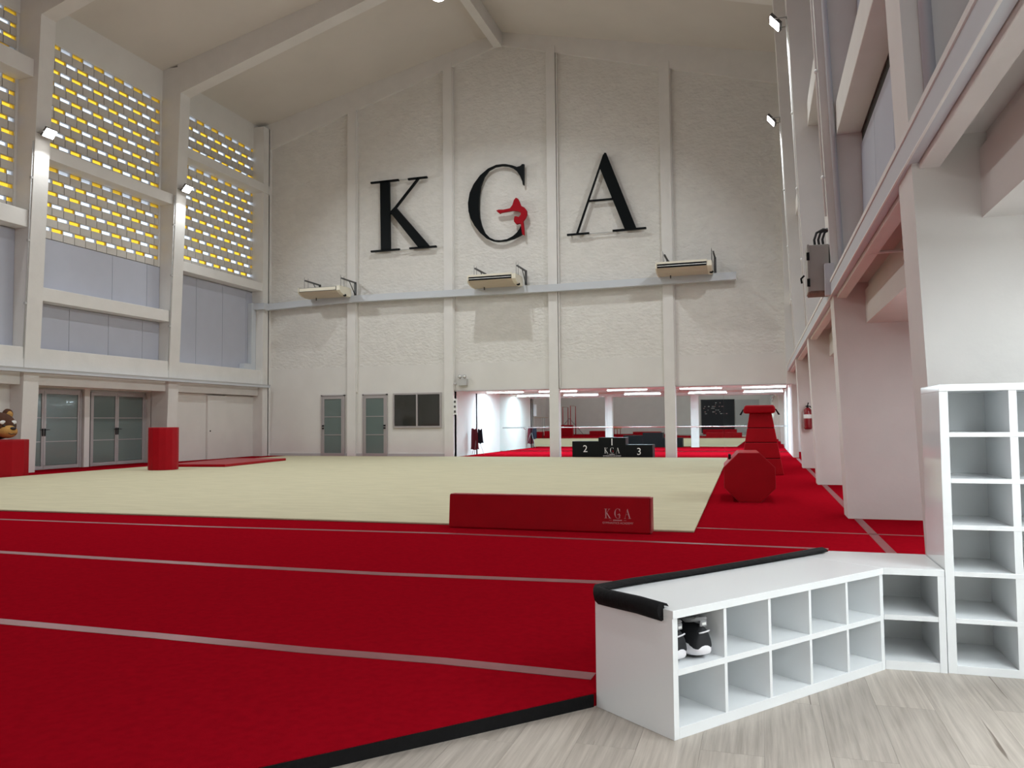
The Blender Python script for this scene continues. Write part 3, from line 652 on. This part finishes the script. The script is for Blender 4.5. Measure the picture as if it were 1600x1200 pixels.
# ------------------------------------------------------------------ red gym furniture
t = thing('foam_beam_block', (-2.36, 8.95, ZR), 0, 'long low red padded block with white logo at the carpet edge', 'gym block')
B().prism([(8.74, ZR), (8.935, ZR), (8.925, .455), (8.775, .455)], 'x', -3.55, -1.17).build('padded_body', 'vinyl', t, .018)
B().prism([(8.737, ZR+.004), (8.938, ZR+.004), (8.928, .45), (8.772, .45)], 'x', -1.172, -1.158).build('end_panel', 'vinyl2', t, .004)
B().tube([(-3.53, 8.78, .452), (-1.18, 8.78, .452)], .008, 6).build('seam', 'vinyl2', t)
logo(t, -1.53, 8.752, .22, .30, 'pinkw', 'pinkw')
octo = lambda r, c: [(c[0]+r*math.cos(PI/8+k*PI/4), c[1]+r*math.sin(PI/8+k*PI/4)) for k in range(8)]
t = thing('octagon_roller', (-.165, 12.45, ZR), math.radians(2.5), 'red octagonal tumbling roller beside the carpet edge', 'gym roller')
b_ = B(); rr = .372/math.cos(PI/8)
b_.prism(octo(rr, (0, .372)), 'y', 0, 1.25); b_.build('padded_body', 'vinyl', t, .012, local=True)
b_ = B().prism([(x, z) for x, z in octo(rr*1.006, (0, .372))], 'y', .006, .02); b_.build('end_seam', 'vinyl2', t, local=True)
b_ = B().box(-.30, -.26, .55, .75, .62, .70); b_.build('strap_handle', 'black', t, local=True)
t = thing('vaulting_box', (.03, 18.7, ZR), 0, 'tall red trapezoid vaulting box behind the octagonal roller', 'vaulting box')
xc = .02; zs = [ZR, .43, .79, 1.12, 1.46]
def hw(z): return .475-(z-ZR)/(1.46-ZR)*.235
def hy(z): return .80-(z-ZR)/(1.46-ZR)*.10
for a, c in zip(zs, zs[1:]):
    B().frustum((xc-hw(a), xc+hw(a), 19.5-hy(a), 19.5+hy(a)), (xc-hw(c), xc+hw(c), 19.5-hy(c), 19.5+hy(c)), a+.006, c-.006).build('box_section', 'vinyl', t, .012)
    if a > ZR: B().frustum((xc-hw(a)+.012, xc+hw(a)-.012, 19.5-hy(a)+.012, 19.5+hy(a)-.012), (xc-hw(a)+.012, xc+hw(a)-.012, 19.5-hy(a)+.012, 19.5+hy(a)-.012), a-.008, a+.008).build('joint', 'foam', t)
B().prism([(xc-.37, 1.455), (xc+.31, 1.455), (xc+.33, 1.55), (xc+.29, 1.635), (xc-.33, 1.635), (xc-.37, 1.55)], 'y', 18.70, 20.3).build('padded_top', 'vinyl', t, .03)
for s_ in (-1, 1): B().prism([(xc-.02+s_*.33, 1.55), (xc-.02+s_*.36, 1.55), (xc-.02+s_*.44, 1.42), (xc-.02+s_*.40, 1.41)], 'y', 18.75, 18.83).build('strap', 'black', t)
def facet_cyl(name, c, r, h, n, lab, rot=0):
    t = thing(name, (c[0], c[1], c[2]), rot, lab, 'gym roller')
    pts = [(r*math.cos(2*PI*k/n), r*math.sin(2*PI*k/n)) for k in range(n)]
    B().prism(pts, 'z', 0, h).build('padded_body', 'vinyl', t, .012, local=True)
    b_ = B().prism([(x*1.004, y_*1.004) for x, y_ in pts], 'z', h-.03, h-.022); b_.build('seam', 'vinyl2', t, local=True)
facet_cyl('foam_cylinder', (-15.68, 17.85, cz), .39, 1.16, 14, 'upright red padded cylinder standing on the beige carpet', .2)
facet_cyl('foam_cylinder', (-18.03, 14.88, ZR), .63, .92, 12, 'upright red padded cylinder carrying the bear head', .26)
t = thing('landing_mat', (-15.9, 21.0, cz), math.radians(7), 'thin red landing mat lying by the closet doors', 'mat')
B().box(-.95, .95, -1.9, 1.9, .001, .075).build('mat_body', 'vinyl', t, .012, local=True)
B().box(-.94, .94, -1.89, 1.89, .0745, .078).build('mat_top_sheen', 'vinyl2', t, local=True)  # thin paler sheet, pink sheen of the top put into its colour
# bear head
t = thing('plush_bear_head', (-18.20, 14.95, .98), math.radians(2), 'brown plush bear head with tan muzzle on a red cylinder', 'plush head'); t.scale = (1.06, 1.06, 1.0)
hd = B().ball((0, 0, .345), (.37, .40, .345), 20, 14).build('head', 'fur', t, local=True)
mz = B().ball((.30, 0, .20), (.20, .22, .165), 16, 10).build('muzzle', 'furt', t, local=True)
B().ball((.47, 0, .275), (.055, .075, .045), 12, 8).build('nose', 'noseb', mz, local=True)
B().tube([(.455, -.11, .165), (.485, -.06, .13), (.498, 0, .145), (.485, .06, .13), (.455, .11, .165)], .009, 6).build('mouth', 'noseb', mz, local=True)
for s_ in (-1, 1):
    er = B().ball((.0, s_*.27, .64), (.08, .14, .14), 14, 8).build('ear', 'fur', t, local=True); B().ball((.05, s_*.27, .63), (.05, .09, .09), 12, 8).build('ear_lining', 'furt', er, local=True)
    B().ball((.325, s_*.145, .43), (.022, .085, .05), 12, 8).build('eye_patch', 'eye', t, local=True); B().ball((.345, s_*.13, .345), (.03, .035, .03), 10, 6).build('eye', 'noseb', t, local=True)

# ------------------------------------------------------------------ flag stand and clothes in the alcove
t = thing('black_stand', (-10.42, 28.6, ZR), 0, 'thin black pole stand with splayed legs in the alcove corner', 'stand')
B().tube([(-10.42, 28.6, ZR+.02), (-10.42, 28.6, 2.42)], .028, 8).build('pole', 'black', t)
for a in (30, 150, 270): B().tube([(-10.42, 28.6, .85), (-10.42+.28*math.cos(math.radians(a)), 28.6+.28*math.sin(math.radians(a)), ZR+.012)], .008, 5).build('leg', 'steel', t)
def garment(x0, x1, z0, z1, m, lab, y):
    b_ = B(); n = 9; vs = []
    for j, z in enumerate([z1, z1-.15, (z0+z1)/2, z0+.1, z0]):
        for k in range(n):
            f_ = k/(n-1); w = 1+.10*j
            vs.append(((x0+x1)/2+(f_-.5)*(x1-x0)*w, y+.05*math.sin(f_*11+j*.6)*(.4+.15*j), z+.02*math.sin(f_*9)))
    o = len(vs); vs2 = [(x, yy+.025, z) for x, yy, z in vs]
    fs = [(j*n+k, j*n+k+1, (j+1)*n+k+1, (j+1)*n+k) for j in range(4) for k in range(n-1)]
    b_.add(vs+vs2, fs+[tuple(i+o for i in reversed(f__)) for f__ in fs], True)
    return tag(b_.build('hanging_garment', m), lab, 'clothing')
garment(-10.60, -10.36, .26, 1.06, 'cloth1', 'dark red garment hanging on the black stand', 28.5)
garment(-10.36, -10.18, .50, 1.04, 'cloth2', 'navy garment hanging on the black stand', 28.55)

# ------------------------------------------------------------------ electrical box and extinguisher on the right piers
t = thing('electrical_box', (.78, 10.9, 2.92), 0, 'grey electrical box with black cables on the right pier', 'electrical box')
B().box(.66, .895, 10.76, 11.16, 2.95, 3.55).build('enclosure', 'boxg', t, .006)
B().box(.635, .662, 10.755, 11.165, 2.94, 3.56).build('door', 'boxg', t, .004)
for z in (3.06, 3.40): B().box(.625, .66, 10.73, 10.76, z-.05, z+.05).build('hinge', 'black', t)
B().box(.65, .90, 10.76, 11.16, 2.925, 2.95).build('bottom_plate', 'rust', t)
B().box(.655, .80, 10.757, 10.76, 3.10, 3.5)
for k, x in enumerate((.74, .79, .84)):
    B().tube([(x, 10.85, 3.54), (x-.01, 10.85, 3.63), (x+.02, 10.85, 3.72), (x+.10, 10.84, 3.76), (x+.20, 10.80, 3.73), (1.04, 10.76, 3.62), (1.07, 10.74, 3.45)], .017, 6).build('cable', 'cable', t)
B().tube([(.60, 10.9, 3.18), (.56, 10.9, 3.14), (.57, 10.9, 3.08)], .014, 6).build('latch', 'black', t)
B().box(.83, .94, 10.60, 10.72, 2.87, 3.27).build('cable_duct', 'trunk', t)
t = thing('fire_extinguisher', (1.17, 21.4, 1.05), 0, 'red fire extinguisher hung on a right-hand pier', 'fire extinguisher')
cyl = B().lathe([(0, 0), (.075, 0), (.098, .03), (.10, .06), (.10, .44), (.09, .50), (.05, .54), (.03, .55), (.03, .57), (0, .57)], (1.17, 21.38, 1.05), 18).build('cylinder', 'ext', t)
B().lathe([(.101, 0), (.1015, .10), (.1005, .10)], (1.17, 21.38, 1.33), 18).build('paper_label', 'white', cyl)
b_ = B().box(1.145, 1.195, 21.35, 21.41, 1.60, 1.66); b_.tube([(1.17, 21.38, 1.65), (1.19, 21.36, 1.73)], .016, 6); b_.tube([(1.12, 21.36, 1.635), (1.24, 21.36, 1.64)], .012, 6); b_.build('valve', 'black', t)
B().tube([(1.22, 21.38, 1.63), (1.29, 21.38, 1.58), (1.285, 21.36, 1.40), (1.28, 21.35, 1.20)], .013, 6).build('hose', 'black', t)
B().box(1.10, 1.24, 21.47, 21.5, 1.45, 1.55).build('wall_hook', 'steel', t)

# ------------------------------------------------------------------ white shoe furniture
def cubby(t, L_, D_, H_, ncol, nrow, side, top, bot, sh, dv):
    # local: x along the front, y depth (front at 0), z up
    B().box(0, side, 0, D_, 0, H_-top).build('side_panel', 'lam', t, .0015, local=True); B().box(L_-side, L_, 0, D_, 0, H_-top).build('side_panel', 'lam', t, .0015, local=True)
    B().box(0, L_, -.004, D_, H_-top, H_).build('top_panel', 'lam', t, .002, local=True)
    B().box(side, L_-side, 0, D_, 0, bot).build('plinth', 'lam', t, .0015, local=True)
    B().box(side, L_-side, D_-.012, D_-.002, bot, H_-top).build('back_panel', 'lamdull', t, local=True)
    ih = (H_-top-bot-sh*(nrow-1))/nrow; iw = (L_-2*side-dv*(ncol-1))/ncol
    for r in range(1, nrow):
        z = bot+r*ih+(r-1)*sh; B().box(side, L_-side, 0, D_-.012, z, z+sh).build('shelf', 'lam', t, .001, local=True)
    for c in range(1, ncol):
        x = side+c*iw+(c-1)*dv
        for r in range(nrow):
            z = bot+r*(ih+sh); B().box(x, x+dv, .001, D_-.012, z, z+ih).build('divider', 'lam', t, local=True)
    return iw, ih
UA = math.atan2(1.232, .955)
BL, BD, BH = 1.556, .482, .522
bench = thing('shoe_bench', (-.360, 3.309, 0), UA, 'low white shoe bench with ten cubbies and a pair of sneakers inside', 'shoe rack')
iw, ih = cubby(bench, BL, BD, BH, 5, 2, .030, .034, .046, .026, .018)
def padpath(): return [(.045, 0), (.02, .0)]
pp = [(-.012, .05), (-.014, .20), (-.012, .36), (-.008, BD-.03), (.02, BD+.008), (.25, BD+.012), (.7, BD+.010), (1.2, BD+.010), (BL+.20, BD+.008)]
b_ = B(); vs = []; n = len(pp); prof = [(.018, .012), (.018, -.045), (.0, -.05), (-.018, -.03), (-.024, .0), (-.014, .022), (.008, .026), (.035, .018), (.045, .004)]
for i, (x, y) in enumerate(pp):
    a = Vector(pp[max(i-1, 0)]); c = Vector(pp[min(i+1, n-1)]); tt = (c-a).normalized(); outw = Vector((-tt.y, tt.x))
    for d, z in prof: vs.append((x-outw.x*d, y-outw.y*d, BH+z+.004*math.sin(i*1.7)))
m_ = len(prof)
b_.add(vs, [(i*m_+k, i*m_+(k+1) % m_, (i+1)*m_+(k+1) % m_, (i+1)*m_+k) for i in range(n-1) for k in range(m_)], True)
b_.f += [tuple(range(m_)), tuple((n-1)*m_+k for k in range(m_-1, -1, -1))]; b_.sm += [False]*2
guard = thing('edge_guard', (-.360, 3.309, 0), UA, 'black foam edge guard along the back and end of the shoe bench', 'edge guard')
b_.build('foam_strip', 'foam', guard, local=True)
# corner unit
cu = thing('corner_shelf_unit', (.592, 4.541, 0), 0, 'low white corner unit with two cubbies between bench and tall shelf', 'shoe rack')
ft = [(.592, 4.545), (.886, 4.556), (.886, 5.05), (.372, 5.05), (.212, 4.838)]
B().prism(ft, 'z', BH-.034, BH).build('top_panel', 'lam', cu, .0015)
inn = [(.597, 4.550), (.853, 4.560), (.853, 5.03), (.395, 5.03), (.245, 4.835)]
B().prism(inn, 'z', 0, .046).build('plinth', 'lam', cu); B().prism(inn, 'z', .255, .281).build('shelf', 'lam', cu)
B().box(.853, .886, 4.556, 5.05, 0, BH-.034).build('side_panel', 'lam', cu)
B().prism([(.38, 5.03), (.853, 5.03), (.853, 5.045), (.38, 5.045)], 'z', 0, BH-.034).build('back_panel', 'lamdull', cu)
B().prism([(.212, 4.838), (.23, 4.83), (.395, 5.03), (.376, 5.045)], 'z', 0, BH-.034).build('back_panel', 'lamdull', cu)
# tall shelf
ts = thing('tall_shoe_shelf', (.890, 4.560, 0), 0, 'tall white cubby shelf six rows high against the pier', 'shoe rack')
cubby(ts, 1.29, .47, 1.476, 4, 6, .042, .036, .042, .024, .036)
# sneakers
def sneaker(loc, rz, lab):
    t = thing('sneaker', loc, rz, lab, 'shoe', 'pair of sneakers in the bench'); t.scale = (1.32, 1.2, 1.22)
    # local: heel at y=0 towards the viewer, toe at +y
    def loft(rows, name, m, sub=1):
        b_ = B(); n = len(rows[0])
        b_.add([p_ for r in rows for p_ in r], [(i*n+k, i*n+(k+1) % n, (i+1)*n+(k+1) % n, (i+1)*n+k) for i in range(len(rows)-1) for k in range(n)], True)
        b_.f += [tuple(range(n-1, -1, -1)), tuple((len(rows)-1)*n+k for k in range(n))]; b_.sm += [True]*2
        o = b_.build(name, m, t, local=True); d = o.modifiers.new('sub', 'SUBSURF'); d.levels = sub; d.render_levels = sub; return o
    N = 16
    def ring(cx, rx_, ry, y0_, z, ang0=0):
        return [(rx_(math.sin(2*PI*k/N))*math.cos(2*PI*k/N)+cx, y0_+ry*(.5+.5*math.sin(2*PI*k/N)), z) for k in range(N)]
    wid = lambda s_: .040+.010*max(0, s_)
    sg = lambda v, e_: math.copysign(abs(v)**e_, v)
    def sole(z, grow, heel=0):
        out = []
        for k in range(N):
            c_, s2 = math.cos(2*PI*k/N), math.sin(2*PI*k/N); ex = .55 if s2 < 0 else .8
            out.append(((wid(s2)+grow)*sg(c_, ex), heel+(.265-heel)*(.5+.5*sg(s2, ex))+grow*s2, z+.012*max(0, s2)**3))
        return out
    loft([sole(.000, -.008, .03), sole(.006, -.002, .02), sole(.012, .0, .012)], 'outsole', 'shoed')
    loft([sole(.010, -.001, .012), sole(.016, .008, .000), sole(.032, .007, -.003), sole(.052, .003, .002), sole(.058, -.006, .010)], 'midsole', 'shoew')
    rows = []
    for y_, w_, h_ in ((.000, .030, .070), (.004, .036, .086), (.035, .040, .092), (.075, .040, .088), (.11, .040, .098), (.15, .043, .085), (.19, .046, .066), (.23, .042, .050), (.252, .026, .038), (.258, .012, .028)):
        rows.append([(w_*math.cos(q)*(1 if math.sin(q) < .3 else (1-.35*math.sin(q)**2)), y_, .040+(h_-.012)*max(0, math.sin(q))-.004*(math.sin(q) < 0)) for q in [2*PI*k/N for k in range(N)]])
    uo = loft(rows, 'upper', 'shoeb')
    # padded collar ring around the opening
    cr = [(.030*math.cos(q), .062+.052*math.sin(q), .126+.016*max(0, math.sin(q))+.012*max(0, -math.sin(q))) for q in [2*PI*k/14 for k in range(15)]]
    B().tube(cr, .008, 6, False).build('collar', 'shoeg', uo, local=True)
    
    B().prism([(-.020, .118), (.020, .118), (.024, .160), (-.024, .160)], 'y', .112, .120).build('tongue', 'shoeb', uo, .004, local=True)
    for k in range(4): B().tube([(-.028, .125+.02*k, .128-.010*k), (0, .128+.02*k, .138-.011*k), (.028, .125+.02*k, .128-.010*k)], .003, 5).build('lace', 'shoeg', uo, local=True)
    B().tube([(-.022, .003, .092), (-.010, .000, .093), (.010, .000, .095), (.022, .003, .096)], .003, 5).build('heel_stripe', 'shoew', uo, local=True)
    B().box(-.014, .014, .004, .012, .112, .134).build('heel_tab', 'shoeg', uo, .003, local=True)
    B().box(-.008, .008, .002, .005, .118, .126).build('heel_mark', 'white', uo, local=True)
z0 = .046+ih+.026
def bl(x, y): 
    c, s_ = math.cos(UA), math.sin(UA); return (-.360+x*c-y*s_, 3.309+x*s_+y*c)
p1, p2 = bl(.100, .05), bl(.226, .03)
sneaker((p1[0], p1[1], z0+.0005), UA+.05, 'left sneaker of the black and white pair, half hidden in the cubby')
sneaker((p2[0], p2[1], z0+.0005), UA-.10, 'right sneaker of the black and white pair, heel facing out')

# ------------------------------------------------------------------ equipment at the other end, seen in the mirrors
t = thing('slat_board', (-3.7, -11.5, .1), 0, 'black slatted display board seen in the mirror', 'display board')
B().box(-5.25, -2.23, -11.58, -11.50, .12, 3.22).build('back_board', 'navy', t)
for k in range(18): B().box(-5.22, -2.26, -11.50, -11.47, .17+k*.17, .30+k*.17).build('slat', 'navy', t)
B().box(-5.29, -2.19, -11.52, -11.46, 3.20, 3.26).build('top_rail', 'black', t)
for k in range(26):
    x = -5.1+random.random()*2.7; z = 1.9+.17*random.randint(0, 6); w_ = .05+.15*random.random()
    B().box(x, x+w_, -11.465, -11.455, z, z+.05).build('pinned_card', random.choice(['white', 'grey', 'pinkw']), t)
tag(B().box(-2.18, .0, -11.58, -11.50, .12, 3.2).build('grey_board', 'grey'), 'plain grey board beside the slatted board in the mirror', 'board')
t = thing('balance_trainer', (-11.4, 0, ZR), 0, 'tan topped practice beam on thin legs seen in the mirror', 'beam')
B().box(-11.75, -11.02, -.9, .9, .66, .90).build('beam_body', 'suede', t, .03)
for x in (-11.65, -11.12):
    for y in (-.7, .7): B().tube([(x, y, ZR), (x, y, .67)], .03, 6).build('leg', 'vinyl', t)
t = thing('uneven_bars', (-16.2, -4, ZR), 0, 'red uneven bars frame seen in the mirror', 'gym bars')
for x, h in ((-16.6, 2.6), (-15.9, 2.7)):
    for y in (-5.0, -3.0): B().tube([(x, y, ZR), (x, y, 1.2), (x, y, h)], [.05, .04, .03], 8).build('upright', 'vinyl', t)
    B().tube([(x, -5.0, h), (x, -3.0, h)], .02, 8).build('bar', 'ply', t)
for x in (-17.6, -14.9): B().tube([(x, -4, ZR), (-16.25, -4, 1.6)], .02, 6).build('brace', 'dsteel', t)
tag(B().box(-17.1, -15.5, -2.4, -2.0, ZR, 1.02).build('crash_mat', 'vinyl', None, .03), 'big red crash mat standing below the uneven bars in the mirror', 'mat')
t = thing('parallel_bars', (-17.3, 4, ZR), 0, 'pale parallel bars on thin uprights seen in the mirror', 'gym bars')
for y in (3.6, 4.2):
    B().tube([(-18.4, y, 1.65), (-16.2, y, 1.65)], .025, 8).build('bar', 'ply', t)
    for x in (-18.2, -16.5): B().tube([(x, y, ZR), (x, y, 1.65)], .022, 6).build('upright', 'steel', t)
t = thing('wall_bars', (-18.95, 6.5, 0), 0, 'ladder of wooden wall bars seen in the mirror', 'wall bars')
for y in (6.0, 7.0): B().box(-19.1, -18.98, y-.04, y+.04, ZR, 2.6).build('post', 'ply', t)
for k in range(13): B().tube([(-18.99, 6.0, .25+k*.18), (-18.99, 7.0, .25+k*.18)], .02, 6).build('rung', 'ply', t)
for (x, y, w, d, h, lab) in ((-17.7, 8.3, 1.1, .6, .62, 'red foam block nearest the wall bars in the mirror'), (-16.4, 6.0, .8, .6, .55, 'small red foam block in the middle of the mirror group'), (-15.2, 6.0, 1.2, .6, .60, 'wide red foam block at the right of the mirror group'),
                             (-3.4, -8.0, 2.9, 1.5, .50, 'long red foam mat in front of the slatted board in the mirror'), (-9.6, -6, 2.4, 1.2, .35, 'flat red mat behind the practice beam in the mirror'), (-13.5, -5, 2.0, 1.4, .45, 'thick red mat between bars and beam in the mirror')):
    tag(B().box(x-w/2, x+w/2, y-d/2, y+d/2, ZR, h).build('foam_block', 'vinyl', None, .02), lab, 'gym block')
